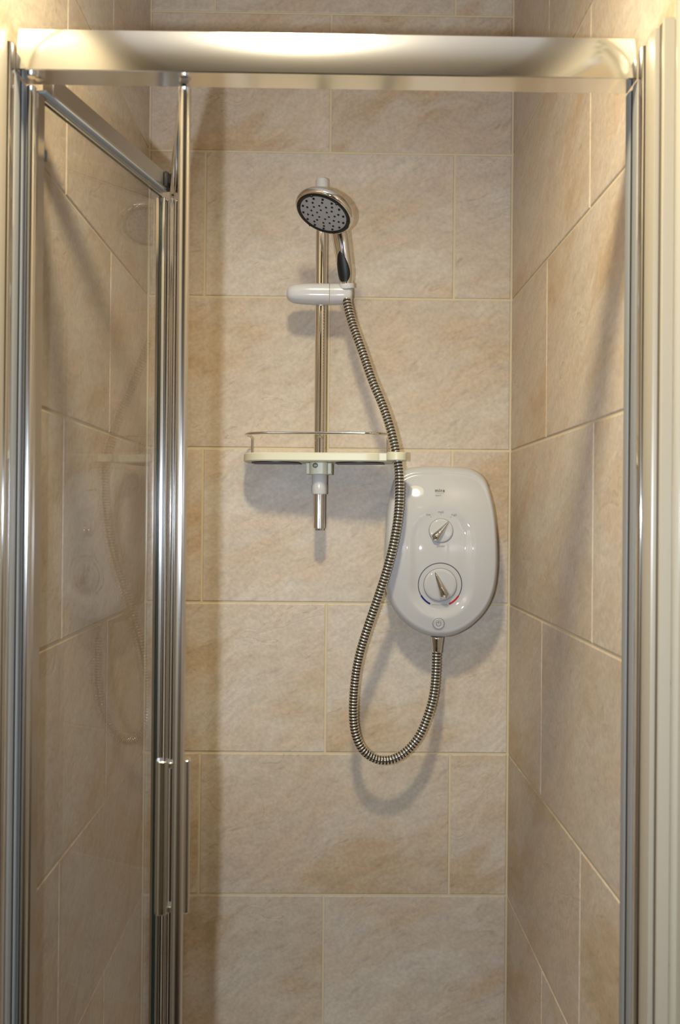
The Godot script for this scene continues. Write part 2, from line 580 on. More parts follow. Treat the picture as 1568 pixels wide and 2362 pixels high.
# ------------------------------------------------------------------ bifold enclosure
func enclosure():
	var e := thing("shower_enclosure", "chrome framed bifold shower enclosure with its glass door folded open to the left", "shower door", Vector3(0, 0.07, 0.78))
	var off := -e.position
	var st: SurfaceTool
	# head rail: front face is a shallow arc that leans back toward its top
	st = begin()
	var p := PackedVector2Array()
	var zf := 0.800
	for k in 15:
		var t := float(k) / 14.0
		p.append(Vector2(zf - 0.05 * (0.030 * t + 0.170 * t * t) - 0.0002, 1.8010 + 0.0500 * t))
	p.append(Vector2(0.7870, 1.8522))
	p.append(Vector2(0.7640, 1.8522))
	p.append(Vector2(0.7630, 1.8512))
	p.append(Vector2(0.7630, 1.8008))
	p.append(Vector2(0.7638, 1.8000))
	p.append(Vector2(0.7988, 1.8000))
	prism(st, p, -0.3560, 0.3470, 0.0, Transform3D(Basis(Vector3(0, 0, 1), Vector3(0, 1, 0), Vector3(1, 0, 0)), off))
	put("head_rail", st, "rail_metal", e)
	# wall posts, their outer channels and the grey seals behind them
	for s: float in [-1.0, 1.0]:
		var xw: float = (XL + 0.0005) if s < 0 else (XR - 0.0005)
		var xi: float = -0.3560 if s < 0 else 0.3470
		var top := 1.826 if s < 0 else 1.832
		st = begin()
		p = PackedVector2Array([Vector2(xw, 0.8185)])
		for k in 9:
			var t := k / 8.0
			p.append(Vector2(xi + s * (0.0030 - 0.0014 * sin(PI * t)), 0.8190 + 0.0285 * t))
		p.append(Vector2(xi + s * 0.0048, 0.8485))
		p.append(Vector2(xw, 0.8485))
		prism(st, p, 0.001, top - 0.07, 0.0, upright(Vector3(0, 0, off.z)))
		put("wall_post", st, "post_cream", e)
		st = begin()
		p = PackedVector2Array([Vector2(xw, 0.7990), Vector2(xi + s * 0.0012, 0.7990)])
		for k in 9:
			var a := PI * k / 8.0
			p.append(Vector2(xi + s * 0.0022 - s * 0.0024 * sin(a), 0.8088 - 0.0085 * cos(a)))
		p.append(Vector2(xw, 0.8180))
		prism(st, p, 0.001, top - 0.003 - 0.07, 0.0, upright(Vector3(0, 0, off.z)))
		put("post_edge", st, "chrome", e)
		st = begin()
		var xo := xi + s * 0.0078
		p = PackedVector2Array([Vector2(xw, 0.8545), Vector2(xo + s * 0.0008, 0.8550)])
		for k in 7:
			var t := k / 6.0
			p.append(Vector2(xo - s * 0.0010 * sin(PI * t), 0.8560 + 0.0070 * t))
		p.append(Vector2(xw, 0.8640))
		prism(st, p, 0.001, top + 0.004 - 0.07, 0.0, upright(Vector3(0, 0, off.z)))
		var ch := put("wall_channel", st, "channel_gloss", e)
		st = begin()
		box(st, Vector3(xw, 0.075, 0.8487), Vector3(xo, top + 0.002, 0.8544), 0.0, Transform3D(Basis(), off))
		put("sealant_line", st, "sealant", ch)
		# two ribs with a dark groove between
		st = begin()
		for g in [[0.7570, 0.7735], [0.7815, 0.7985]]:
			var q := PackedVector2Array([Vector2(xw, g[0])])
			for k in 9:
				var a := PI * k / 8.0
				q.append(Vector2(xi + s * (0.0016 - 0.0014 * sin(a)), lerpf(g[0], g[1], (1.0 - cos(a)) / 2.0)))
			q.append(Vector2(xw, g[1]))
			prism(st, q, 0.002, 1.7985 - 0.07, 0.0, upright(Vector3(0, 0, off.z)))
		var sl := put("post_seal", st, "grey_seal", e)
		st = begin()
		box(st, Vector3(xw, 0.075, 0.7715), Vector3(xi + s * 0.0020, 1.798, 0.7835), 0.0, Transform3D(Basis(), off))
		put("seal_groove", st, "dark_seal", sl)
	st = begin()
	box(st, Vector3(-0.3440, 1.7170, 0.7440), Vector3(-0.3370, 1.7300, 0.7500), 0.001, Transform3D(Basis(), off))
	box(st, Vector3(-0.3435, 1.7180, 0.7450), Vector3(-0.3375, 1.7210, 0.7535), 0.0008, Transform3D(Basis(), off))
	put("hinge_clip", st, "print_grey", e)
	# leaf nearest the left post
	var a0 := Vector3(-0.3480, 0.0, 0.7700)
	var a1 := Vector3(-0.2575, 0.0, 0.4200)
	var la := a0.distance_to(a1)
	var xa := (a1 - a0) / la
	var leaf := glass_leaf(e, 0.0170, la - 0.0120, 1.7870, "clear glass door leaf hinged at the left post")
	leaf.transform = Transform3D(Basis(xa, Vector3.UP, xa.cross(Vector3.UP)), a0 + off)
	st = begin()
	prism(st, rect(0.0110, 0.0110, 0.0054, 6), 0.09, 1.7945, 0.001, upright())
	box(st, Vector3(0.004, 0.09, -0.0060), Vector3(0.0200, 1.7900, 0.0060), 0.0015)
	put("hinge_stile", st, "stile_metal", leaf)
	st = begin()
	box(st, Vector3(0.0340, 1.7995, -0.0075), Vector3(la - 0.006, 1.8240, 0.0075), 0.0012)
	put("top_profile", st, "satin_metal", leaf)
	st = begin()
	box(st, Vector3(0.0190, 1.7955, -0.0070), Vector3(la - 0.004, 1.7993, 0.0070), 0.0008)
	put("seal_strip", st, "grey_seal", leaf)
	st = begin()
	box(st, Vector3(0.0200, 1.7872, -0.0022), Vector3(la - 0.010, 1.7944, 0.0022))
	put("clear_seal", st, "clear_seal", leaf)
	st = begin()
	var q2 := PackedVector2Array()
	q2.append(Vector2(la - 0.0125, -0.0065))
	q2.append(Vector2(la + 0.0050, -0.0065))
	q2.append(Vector2(la + 0.0050, 0.0045))
	for k in 3:
		var x := la + 0.0020 - k * 0.0050
		q2.append(Vector2(x, 0.0070))
		q2.append(Vector2(x - 0.0020, 0.0070))
		q2.append(Vector2(x - 0.0028, 0.0045))
	prism(st, q2, 0.09, 1.786, 0.0005, upright())
	put("fold_stile", st, "stile_metal", leaf)
	st = begin()
	box(st, Vector3(la - 0.018, 1.7995, 0.0078), Vector3(la - 0.004, 1.8230, 0.0130), 0.001)
	box(st, Vector3(la - 0.004, 1.8000, -0.0050), Vector3(la + 0.0075, 1.8250, 0.0110), 0.001)
	put("fold_hinge", st, "dark_seal", leaf)
	# second leaf, seen nearly edge on
	var b0 := Vector3(-0.2430, 0.0, 0.4170)
	var b1 := Vector3(-0.1700, 0.0, 0.7720)
	var lb := b0.distance_to(b1)
	var xb := (b1 - b0) / lb
	var leaf2 := glass_leaf(e, 0.0120, lb - 0.0110, 1.7870, "clear glass door leaf seen nearly edge on, with the handles")
	leaf2.transform = Transform3D(Basis(xb, Vector3.UP, xb.cross(Vector3.UP)), b0 + off)
	st = begin()
	prism(st, rect(0.0200, 0.0135, 0.0062, 6, Vector2(lb - 0.003, 0)), 0.09, 1.7945, 0.001, upright())
	put("front_stile", st, "stile_metal", leaf2)
	st = begin()
	prism(st, rect(0.0190, 0.0130, 0.0060, 6, Vector2(0.004, 0)), 0.09, 1.7865, 0.001, upright())
	put("fold_stile", st, "stile_metal", leaf2)
	st = begin()
	box(st, Vector3(-0.002, 1.7870, -0.0065), Vector3(lb - 0.022, 1.8100, 0.0065), 0.002)
	put("top_profile", st, "chrome", leaf2)
	# bow handles, one on either face (local z is the face away from the fold)
	for s: float in [-1.0, 1.0]:
		st = begin()
		var hx := lb - 0.052
		var z0 := 0.0090 if s > 0.0 else 0.0080
		var z1 := 0.0245 if s > 0.0 else 0.0165
		var flip := Transform3D(Basis(Vector3(1, 0, 0), Vector3(0, 0, s), Vector3(0, 1, 0)), Vector3.ZERO)
		var grip := PackedVector2Array()
		for q in rect(0.020, z1 - z0, minf(0.006, (z1 - z0) * 0.45), 6, Vector2(hx, (z0 + z1) / 2)):
			grip.append(q)
		prism(st, grip, 0.8195, 1.0035, 0.0008, flip)
		for y in [0.8215, 0.9945]:
			box(st, Vector3(hx - 0.008, 0.0028, y), Vector3(hx + 0.008, z0 + 0.001, y + 0.007), 0.0006, flip)
		put("handle", st, "chrome", leaf2)

func glass_leaf(parent: Node, x0: float, x1: float, top: float, label: String) -> MeshInstance3D:
	var st := begin()
	var h := 0.0025
	var y0 := 0.09
	quad(st, Vector3(x0, y0, h), Vector3(x1, y0, h), Vector3(x1, top, h), Vector3(x0, top, h), Vector3(0, 0, 1))
	quad(st, Vector3(x0, y0, -h), Vector3(x1, y0, -h), Vector3(x1, top, -h), Vector3(x0, top, -h), Vector3(0, 0, -1))
	var o := put("door_leaf", st, "glass", parent)
	o.set_meta("label", label)
	st = begin()
	quad(st, Vector3(x0, top, -h), Vector3(x1, top, -h), Vector3(x1, top, h), Vector3(x0, top, h), Vector3.UP)
	quad(st, Vector3(x0, y0, -h), Vector3(x1, y0, -h), Vector3(x1, y0, h), Vector3(x0, y0, h), Vector3.DOWN)
	quad(st, Vector3(x1, y0, -h), Vector3(x1, top, -h), Vector3(x1, top, h), Vector3(x1, y0, h), Vector3.RIGHT)
	quad(st, Vector3(x0, y0, -h), Vector3(x0, top, -h), Vector3(x0, top, h), Vector3(x0, y0, h), Vector3.LEFT)
	put("glass_edge", st, "glass_edge", o)
	return o

# ------------------------------------------------------------------ riser rail
const BAR := Vector3(-0.0172, 0, 0.055)

func riser_rail():
	var t := thing("riser_rail", "slim vertical chrome riser rail on the back wall carrying handset and shelf", "shower rail", Vector3(BAR.x, 1.2718, BAR.z))
	var st := begin()
	lathe(st, [Vector2(0, 0), Vector2(0.0085, 0), Vector2(0.0088, 0.001), Vector2(0.0088, 0.004), Vector2(0.0113, 0.0042), Vector2(0.0113, 0.660)], 40, upright())
	put("pole", st, "chrome", t)
	for s: int in [0, 1]:
		st = begin()
		var y := 0.660 if s == 1 else 0.070
		if s == 1:
			lathe(st, [Vector2(0.0118, y - 0.03), Vector2(0.0122, y - 0.028), Vector2(0.0122, y + 0.0215), Vector2(0.0112, y + 0.0232), Vector2(0, y + 0.0236)], 40, upright())
		else:
			lathe(st, [Vector2(0.0114, y), Vector2(0.0140, y + 0.0004), Vector2(0.0146, y + 0.002), Vector2(0.0146, y + 0.046), Vector2(0.0135, y + 0.0475), Vector2(0.0114, y + 0.0475)], 40, upright())
		tube(st, [Vector3(0, y + 0.012 if s == 0 else y - 0.012, -0.008), Vector3(0, y + 0.012 if s == 0 else y - 0.012, -0.050)], [0.0098, 0.0105], 24)
		lathe(st, [Vector2(0.0175, 0.0), Vector2(0.0175, 0.004), Vector2(0.0150, 0.0065), Vector2(0.0, 0.0065)], 32, along(Vector3(0, y + 0.012 if s == 0 else y - 0.012, -0.0545), Vector3(0, 0, 1)))
		put("wall_bracket", st, "white_plastic", t)

# ------------------------------------------------------------------ sliding holder
func holder():
	var t := thing("handset_holder", "white pill-shaped sliding holder clamped on the riser rail below the handset", "holder", Vector3(BAR.x, 1.7085, BAR.z))
	var o := -t.position
	var xs := [-0.0835, -0.0830, -0.0812, -0.0775, -0.0720, -0.0640, -0.0520, -0.0380, -0.0230, -0.0100, -0.0012]
	var hs := [0.0030, 0.0068, 0.0108, 0.0142, 0.0164, 0.0180, 0.0191, 0.0198, 0.0201, 0.0201, 0.0200]
	var st := begin()
	loft(st, pill(xs, hs, o, 1.18))
	var body := put("body", st, "white_plastic", t)
	body.set_meta("label", "white holder body around the rail")
	st = begin()
	loft(st, pill([-0.0004, 0.0100, 0.0220, 0.0310, 0.0370, 0.0405, 0.0425, 0.0433, 0.0435], [0.0200, 0.0200, 0.0198, 0.0192, 0.0178, 0.0155, 0.0120, 0.0070, 0.0030], o, 1.12))
	put("cradle", st, "white_plastic", t)
	st = begin()
	lathe(st, [Vector2(0.0150, -0.006), Vector2(0.0148, 0.0020), Vector2(0.0140, 0.0030), Vector2(0.0125, 0.0030), Vector2(0.0120, 0.0)], 36, along(Vector3(0.0313, 1.7430, 0.083) + o, Vector3(-0.06, 0.9, 0.22)))
	put("socket_rim", st, "white_plastic", t)

func pill(xs: Array, hs: Array, o: Vector3, deep: float) -> Array:
	var rings := []
	for i in xs.size():
		var r := PackedVector3Array()
		for k in 36:
			var a := TAU * k / 36
			var c := signf(cos(a)) * pow(absf(cos(a)), 0.86)
			var s := signf(sin(a)) * pow(absf(sin(a)), 0.86)
			r.append(o + Vector3(xs[i], 1.7282 + hs[i] * s, 0.068 + 0.10 * maxf(0.0, xs[i]) + hs[i] * deep * c))
		rings.append(r)
	return rings

# ------------------------------------------------------------------ handset
func handset():
	var t := thing("shower_handset", "chrome shower handset with grey spray face tilted down in the white holder", "shower head", Vector3(0.0315, 1.709, 0.083))
	var o := -t.position
	var hc := Vector3(-0.0128, 1.8510, 0.1700)
	var n := Vector3(-0.31, -0.885, 0.33).normalized()
	var xf := along(hc + o, n)
	var st := begin()
	# shell: local z points out of the spray face
	lathe(st, [Vector2(0.0470, 0.0010), Vector2(0.0515, 0.0012), Vector2(0.0540, 0.0000), Vector2(0.0552, -0.0025), Vector2(0.0556, -0.0060), Vector2(0.0548, -0.0100), Vector2(0.0525, -0.0135), Vector2(0.0470, -0.0175), Vector2(0.0380, -0.0215), Vector2(0.0260, -0.0250), Vector2(0.0130, -0.0270), Vector2(0.0, -0.0275)], 72, xf)
	put("head_shell", st, "chrome", t)
	st = begin()
	lathe(st, [Vector2(0.0440, 0.0010), Vector2(0.0455, 0.0026), Vector2(0.0490, 0.0028), Vector2(0.0512, 0.0016)], 72, xf)
	for k in 6:
		var a := TAU * k / 6.0 + 0.3
		lathe(st, [Vector2(0.0022, 0.001), Vector2(0.0022, 0.0042), Vector2(0.0012, 0.0052), Vector2(0, 0.0052)], 10, xf * Transform3D(Basis(), Vector3(cos(a), sin(a), 0) * 0.0470))
	put("rim_ring", st, "black_rubber", t)
	st = begin()
	lathe(st, [Vector2(0.0442, 0.0014), Vector2(0.0300, 0.0026), Vector2(0.0, 0.0032)], 56, xf)
	var face := put("spray_face", st, "grey_face", t)
	st = begin()
	lathe(st, [Vector2(0.0023, 0.0), Vector2(0.0020, 0.0016), Vector2(0.0010, 0.0020), Vector2(0, 0.0020)], 10)
	st.index()
	var nm := st.commit()
	nm.surface_set_material(0, M["black_rubber"])
	for ring in [[6, 0.0115, 0.2], [11, 0.0225, 0.05], [10, 0.0312, 0.3], [14, 0.0395, 0.0]]:
		for k in ring[0]:
			var a: float = TAU * k / ring[0] + ring[2]
			var m := MeshInstance3D.new()
			m.name = "nozzle"
			m.mesh = nm
			m.transform = xf * Transform3D(Basis(), Vector3(cos(a) * ring[1], sin(a) * ring[1], 0.0018))
			face.add_child(m, true)
	# handle
	var path := spline([Vector3(0.0313, 1.7440, 0.0855), Vector3(0.0306, 1.7540, 0.0882), Vector3(0.0288, 1.7700, 0.0940), Vector3(0.0240, 1.7980, 0.1040), Vector3(0.0175, 1.8300, 0.1170), Vector3(0.0070, 1.8560, 0.1430), Vector3(-0.0050, 1.8680, 0.1600)], 6)
	var rings := []
	var fronts := []
	for i in path.size():
		var q := float(i) / (path.size() - 1)
		var d: Vector3 = (path[mini(i + 1, path.size() - 1)] - path[maxi(i - 1, 0)]).normalized()
		var side := d.cross(Vector3(-0.25, -0.35, 0.9)).normalized()
		var fr := side.cross(d).normalized()
		var w := lerpf(0.0120, 0.0150, smoothstep(0.0, 0.35, q)) + 0.0025 * smoothstep(0.4, 0.95, q)
		var h := lerpf(0.0120, 0.0132, smoothstep(0.0, 0.35, q)) - 0.0030 * smoothstep(0.5, 1.0, q)
		var r := PackedVector3Array()
		for k in 32:
			var a := TAU * k / 32
			r.append(path[i] + o + side * cos(a) * w + fr * sin(a) * h)
		rings.append(r)
		fronts.append([path[i] + o, side, fr, w, h, d])
	st = begin()
	loft(st, rings)
	put("handle", st, "chrome", t)
	# black grip inset: a shallow pad that follows the front of the handle
	st = begin()
	var pad := []
	for i in 19:
		var q := i / 18.0
		var x := lerpf(3.4, 19.0, q)
		var i0 := int(x)
		var fa = fronts[i0]
		var fb = fronts[mini(i0 + 1, fronts.size() - 1)]
		var f := x - i0
		var c: Vector3 = fa[0].lerp(fb[0], f)
		var sd: Vector3 = fa[1].lerp(fb[1], f).normalized()
		var fv: Vector3 = fa[2].lerp(fb[2], f).normalized()
		var w: float = lerpf(fa[3], fb[3], f)
		var h: float = lerpf(fa[4], fb[4], f)
		var span := 0.95 * pow(maxf(0.0, sin(PI * clampf(lerpf(0.10, 1.0, q), 0.0, 0.999))), 0.62)
		var r := PackedVector3Array()
		for k in 9:
			var a := PI / 2 + 0.12 + span * (k / 4.0 - 1.0)
			r.append(c + sd * cos(a) * w * 1.03 + fv * sin(a) * h * 1.03)
		for k in 9:
			var a := PI / 2 + 0.12 + span * (1.0 - k / 4.0)
			r.append(c + sd * cos(a) * w * 0.92 + fv * sin(a) * h * 0.92)
		pad.append(r)
	loft(st, pad)
	put("grip_pad", st, "black_rubber", t)

# ------------------------------------------------------------------ hose
func hose():
	var pts := [Vector3(0.0325, 1.7190, 0.081), Vector3(0.0336, 1.7077, 0.083), Vector3(0.0431, 1.6693, 0.088), Vector3(0.0624, 1.6139, 0.097), Vector3(0.0824, 1.5550, 0.106), Vector3(0.1030, 1.5051, 0.113), Vector3(0.1184, 1.4558, 0.1205), Vector3(0.1290, 1.4068, 0.1245), Vector3(0.1332, 1.3742, 0.1240), Vector3(0.1330, 1.3173, 0.121), Vector3(0.1259, 1.2602, 0.118), Vector3(0.1129, 1.2028, 0.112), Vector3(0.0955, 1.1447, 0.104), Vector3(0.0777, 1.0900, 0.097), Vector3(0.0625, 1.0357, 0.090), Vector3(0.0545, 0.9851, 0.085), Vector3(0.0516, 0.9263, 0.081), Vector3(0.0558, 0.8843, 0.079), Vector3(0.0690, 0.8535, 0.077), Vector3(0.0893, 0.8360, 0.075), Vector3(0.1125, 0.8301, 0.074), Vector3(0.1371, 0.8355, 0.072), Vector3(0.1624, 0.8533, 0.069), Vector3(0.1834, 0.8819, 0.066), Vector3(0.1986, 0.9189, 0.062), Vector3(0.2085, 0.9560, 0.058), Vector3(0.2128, 0.9975, 0.054), Vector3(0.2140, 1.0352, 0.052), Vector3(0.2145, 1.0480, 0.052)]
	var t := thing("shower_hose", "ribbed chrome shower hose looping from the handset down to the white heater", "hose", pts[20])
	var o: Vector3 = -t.position
	var line := even(spline(pts, 14), 0.00100)
	var pos := []
	var rad := []
	var n := int(line.size() / 6) * 6
	var prof := [0.0072, 0.0072, 0.0075, 0.0089, 0.0093, 0.0089]
	for i in n:
		pos.append(line[i] + o)
		rad.append(prof[i % 6])
	var st := begin()
	tube(st, pos, rad, 18)
	var m := put("ribbed_sleeve", st, "hose_metal", t)
	m.set_meta("label", "ribbed chrome sleeve of the hose")
	# dark lining seen in the grooves between the ribs
	st = begin()
	var lp := []
	var lr := []
	for i in range(0, n, 3):
		lp.append(line[i] + o)
		lr.append(0.0079)
	tube(st, lp, lr, 14)
	put("lining", st, "hose_groove", t)
	st = begin()
	lathe(st, [Vector2(0.0088, 0.0), Vector2(0.0096, 0.001), Vector2(0.0104, 0.012), Vector2(0.0124, 0.026), Vector2(0.0128, 0.0295), Vector2(0.0118, 0.031), Vector2(0.0, 0.031)], 36, upright(Vector3(0.2146, 1.0355, 0.052) + o))
	put("end_nut", st, "chrome", t)

# ------------------------------------------------------------------ corner shelf on the rail
func shelf():
	var piv := Vector3(BAR.x, 1.4, BAR.z)
	var t := thing("shower_shelf", "cream plastic shower shelf with chrome wire rail clipped on the riser rail", "shelf", piv)
	t.rotation.y = -0.080
	var st := begin()
	var hw := 0.1440
	var zb := -0.0460
	var zf := 0.0560
	var p := PackedVector2Array()
	var cx := -0.0030
	# rounded outline: tight rear corners, wide front corners
	for c in [[hw - 0.050, zf - 0.050, 0.050, 0.0], [-hw + 0.050, zf - 0.050, 0.050, PI / 2], [-hw + 0.018, zb + 0.018, 0.018, PI], [hw - 0.018, zb + 0.018, 0.018, PI * 1.5]]:
		for k in 11:
			var a: float = c[3] + PI / 2 * k / 10.0
			p.append(Vector2(cx + c[0] + cos(a) * c[2], c[1] + sin(a) * c[2]))
	prism(st, p, 0.0030, 0.0195, 0.0022, upright())
	put("tray", st, "cream_plastic", t)
	for s: float in [-1.0, 1.0]:
		st = begin()
		var q := PackedVector2Array()
		for k in 21:
			var a := PI * k / 20.0
			q.append(Vector2(cx + s * 0.082 + 0.047 * cos(a), 0.004 + 0.046 * pow(sin(a), 0.8)))
		q.append(Vector2(cx + s * 0.082 - 0.047, -0.030))
		q.append(Vector2(cx + s * 0.082 + 0.047, -0.030))
		prism(st, q, 0.0012, 0.0036, 0.0004, upright())
		put("base_insert", st, "dark_insert", t)
	# ring at the right end that steers the hose
	st = begin()
	var ring := []
	for i in 33:
		var a := TAU * i / 32.0
		var r := PackedVector3Array()
		for pr in [[0.0185, 0.0035], [0.0190, 0.0060], [0.0190, 0.0170], [0.0185, 0.0195], [0.0135, 0.0195], [0.0130, 0.0170], [0.0130, 0.0060], [0.0135, 0.0035]]:
			r.append(Vector3(0.1500 + cos(a) * pr[0], pr[1], 0.0590 + sin(a) * pr[0]))
		ring.append(r)
	loft(st, ring, false, false)
	box(st, Vector3(0.112, 0.0035, 0.0290), Vector3(0.1400, 0.0195, 0.0480), 0.002)
	put("hose_ring", st, "cream_plastic", t)
	# wire rail: one rod round the front with a post down at either end
	st = begin()
	var w := []
	var hh := 0.0565
	var ax := 0.1405
	w.append(Vector3(-0.1330 + cx, 0.018, -0.0230))
	w.append(Vector3(-0.1330 + cx, 0.046, -0.0230))
	w.append(Vector3(-0.1335 + cx, 0.0530, -0.0220))
	w.append(Vector3(-0.1370 + cx, hh, -0.0160))
	w.append(Vector3(-ax + cx, hh, -0.0060))
	for k in 9:
		var a := PI - PI / 2 * k / 8.0
		w.append(Vector3(cx - ax + 0.050 + cos(a) * 0.050, hh, 0.0070 + sin(a) * 0.044))
	for k in 9:
		var a := PI / 2 - PI / 2 * k / 8.0
		w.append(Vector3(cx + ax - 0.050 + cos(a) * 0.050, hh, 0.0070 + sin(a) * 0.044))
	w.append(Vector3(ax + cx, hh, -0.0060))
	w.append(Vector3(0.1380 + cx, hh, -0.0160))
	w.append(Vector3(0.1350 + cx, 0.0530, -0.0220))
	w.append(Vector3(0.1345 + cx, 0.046, -0.0230))
	w.append(Vector3(0.1345 + cx, 0.018, -0.0230))
	var wl := spline(w, 4)
	var wr := []
	for i in wl.size():
		wr.append(0.0025)
	tube(st, wl, wr, 12)
	put("wire_rail", st, "chrome", t)
	# clamp round the pole
	st = begin()
	prism(st, rect(0.0360, 0.0480, 0.010, 5, Vector2(0, 0.004)), -0.0205, 0.0030, 0.0012, upright())
	box(st, Vector3(-0.0250, -0.0200, -0.012), Vector3(-0.0165, 0.0025, 0.016), 0.0015)
	box(st, Vector3(0.0165, -0.0200, -0.012), Vector3(0.0250, 0.0025, 0.016), 0.0015)
	var cl := put("clamp", st, "cream_plastic", t)
	st = begin()
	lathe(st, [Vector2(0.0034, 0.0), Vector2(0.0034, 0.0020), Vector2(0.0026, 0.0028), Vector2(0.0012, 0.0028), Vector2(0.0010, 0.0012), Vector2(0, 0.0012)], 20, along(Vector3(-0.0055, -0.0035, 0.0275), Vector3(0, 0, 1)))
	put("screw", st, "chrome", cl)
	st = begin()
	lathe(st, [Vector2(0.0052, 0.0), Vector2(0.0050, 0.0008), Vector2(0.0034, 0.0010)], 20, along(Vector3(-0.0055, -0.0035, 0.0275), Vector3(0, 0, 1)))
	put("screw_recess", st, "print_grey", cl)

# ------------------------------------------------------------------ electric shower unit
const UC := Vector2(0.2200, 1.2300)

func dish(x: float, y: float) -> float:
	# scooped field round the two dials, fading out toward the top
	var ax := x - 0.2170
	var ay := y - clampf(y, 1.168, 1.262)
	var q := sqrt(ax * ax + ay * ay) / 0.0600
	return 0.0085 * smoothstep(1.10, 0.70, q) * smoothstep(1.345, 1.255, y)

func front(x: float, y: float) -> float:
	var dx := x - UC.x
	var dy := y - UC.y
	return 0.0980 - 1.50 * dx * dx - (1.72 if dy > 0.0 else 0.90) * dy * dy - dish(x, y)

func shower_unit():
	var t := thing("shower_unit", "white electric shower heater with two dials and a power button on the back wall", "shower heater", Vector3(UC.x, 1.0664, 0.0))
	var o := -t.position
	var pts := [Vector2(0.2834, 1.3943), Vector2(0.3050, 1.3800), Vector2(0.3159, 1.3560), Vector2(0.3257, 1.3036), Vector2(0.3297, 1.2351), Vector2(0.3288, 1.1869), Vector2(0.3218, 1.1480), Vector2(0.3052, 1.1149), Vector2(0.2784, 1.0876), Vector2(0.2480, 1.0707), Vector2(0.2200, 1.0664), Vector2(0.1920, 1.0705), Vector2(0.1606, 1.0860), Vector2(0.1330, 1.1130), Vector2(0.1168, 1.1460), Vector2(0.1108, 1.1860), Vector2(0.1100, 1.2400), Vector2(0.1140, 1.3036), Vector2(0.1240, 1.3560), Vector2(0.1340, 1.3810), Vector2(0.1560, 1.3950), Vector2(0.1860, 1.3988), Vector2(0.2200, 1.3997), Vector2(0.2540, 1.3985)]
	var line := spline(pts, 6, true)
	var m := line.size()
	var rings := []
	var steps := []
	for i in 60:
		steps.append(0.004 + 0.90 * i / 59.0)
	for s in steps:
		var r := PackedVector3Array()
		for k in m:
			var q: Vector2 = UC + (line[k] - UC) * s
			r.append(Vector3(q.x, q.y, front(q.x, q.y)) + o)
		rings.append(r)
	# rolled edge, then the side down to the wall
	for e in 9:
		var a := PI / 2 * (e + 1) / 9.0
		var r := PackedVector3Array()
		for k in m:
			var q: Vector2 = UC + (line[k] - UC) * (0.904 + 0.096 * sin(a))
			var q0: Vector2 = UC + (line[k] - UC) * 0.904
			r.append(Vector3(q.x, q.y, front(q0.x, q0.y) - minf(0.0240, front(q0.x, q0.y) - 0.006) * (1.0 - cos(a))) + o)
		rings.append(r)
	for z in [0.0006]:
		var r := PackedVector3Array()
		for k in m:
			var q: Vector2 = UC + (line[k] - UC) * 0.985
			r.append(Vector3(q.x, q.y, z) + o)
		rings.append(r)
	var st := begin()
	loft(st, rings)
	put("casing", st, "unit_plastic", t)
	dial(t, o, Vector2(0.2168, 1.2735), 0.0232, 0.0225, Vector2(0.0150, 0.0175), 0.0130)
	dial(t, o, Vector2(0.2162, 1.1700), 0.0318, 0.0300, Vector2(-0.0105, 0.0245), 0.0150)
	# printed scale round the temperature dial
	st = begin()
	arc(st, o, Vector2(0.2162, 1.1700), 0.0408, 0.0425, -0.52, PI + 0.52)
	put("scale_ring", st, "print_grey", t)
	st = begin()
	arc(st, o, Vector2(0.2162, 1.1700), 0.0400, 0.0432, PI + 0.53, PI + 1.12)
	put("cold_mark", st, "print_blue", t).set_meta("label", "blue cold mark")
	st = begin()
	arc(st, o, Vector2(0.2162, 1.1700), 0.0400, 0.0432, -1.12, -0.53)
	put("hot_mark", st, "print_red", t).set_meta("label", "red hot mark")
	st = begin()
	strip(st, o, Vector2(0.2000, 1.1312), Vector2(0.2325, 1.1312), 0.0005)
	put("scale_line", st, "print_light", t)
	# power button
	var bc := Vector2(0.2143, 1.0950)
	var bz := front(bc.x, bc.y)
	var nrm := surface_normal(bc)
	var bx := Transform3D(along(Vector3.ZERO, nrm).basis, Vector3(bc.x, bc.y, bz) + o)
	st = begin()
	lathe(st, [Vector2(0.0126, -0.001), Vector2(0.0124, 0.0007), Vector2(0.0119, 0.0010), Vector2(0.0114, 0.0006), Vector2(0.0112, -0.0002)], 48, bx)
	put("button_rim", st, "unit_plastic", t)
	st = begin()
	lathe(st, [Vector2(0.0114, 0.0000), Vector2(0.0107, 0.0002), Vector2(0.0105, 0.0000)], 48, bx)
	put("button_gap", st, "print_light", t)
	st = begin()
	lathe(st, [Vector2(0.0106, -0.001), Vector2(0.0104, 0.0012), Vector2(0.0096, 0.0019), Vector2(0.0050, 0.0013), Vector2(0.0, 0.0011)], 48, bx)
	var btn := put("power_button", st, "unit_plastic", t)
	st = begin()
	for k in 24:
		var a0 := PI / 2 + 0.55 + (TAU - 1.10) * k / 24.0
		var a1 := PI / 2 + 0.55 + (TAU - 1.10) * (k + 1) / 24.0
		var v := []
		for w in [[a0, 0.0042], [a0, 0.0049], [a1, 0.0049], [a1, 0.0042]]:
			v.append(bx * Vector3(cos(w[0]) * w[1], sin(w[0]) * w[1], 0.00155))
		quad(st, v[0], v[1], v[2], v[3], nrm)
	quad(st, bx * Vector3(-0.00035, 0.0010, 0.00155), bx * Vector3(0.00035, 0.0010, 0.00155), bx * Vector3(0.00035, 0.0056, 0.00155), bx * Vector3(-0.00035, 0.0056, 0.00155), nrm)
	put("power_symbol", st, "print_grey", btn)
	# printing
	word(t, o, "mira", Vector2(0.2155, 1.3504), 0.0062, "print_grey", true)
	st = begin()
	strip(st, o, Vector2(0.2080, 1.3450), Vector2(0.2235, 1.3450), 0.0003)
	put("logo_line", st, "print_light", t)
	word(t, o, "sport", Vector2(0.2122, 1.3412), 0.0032, "print_light", false)
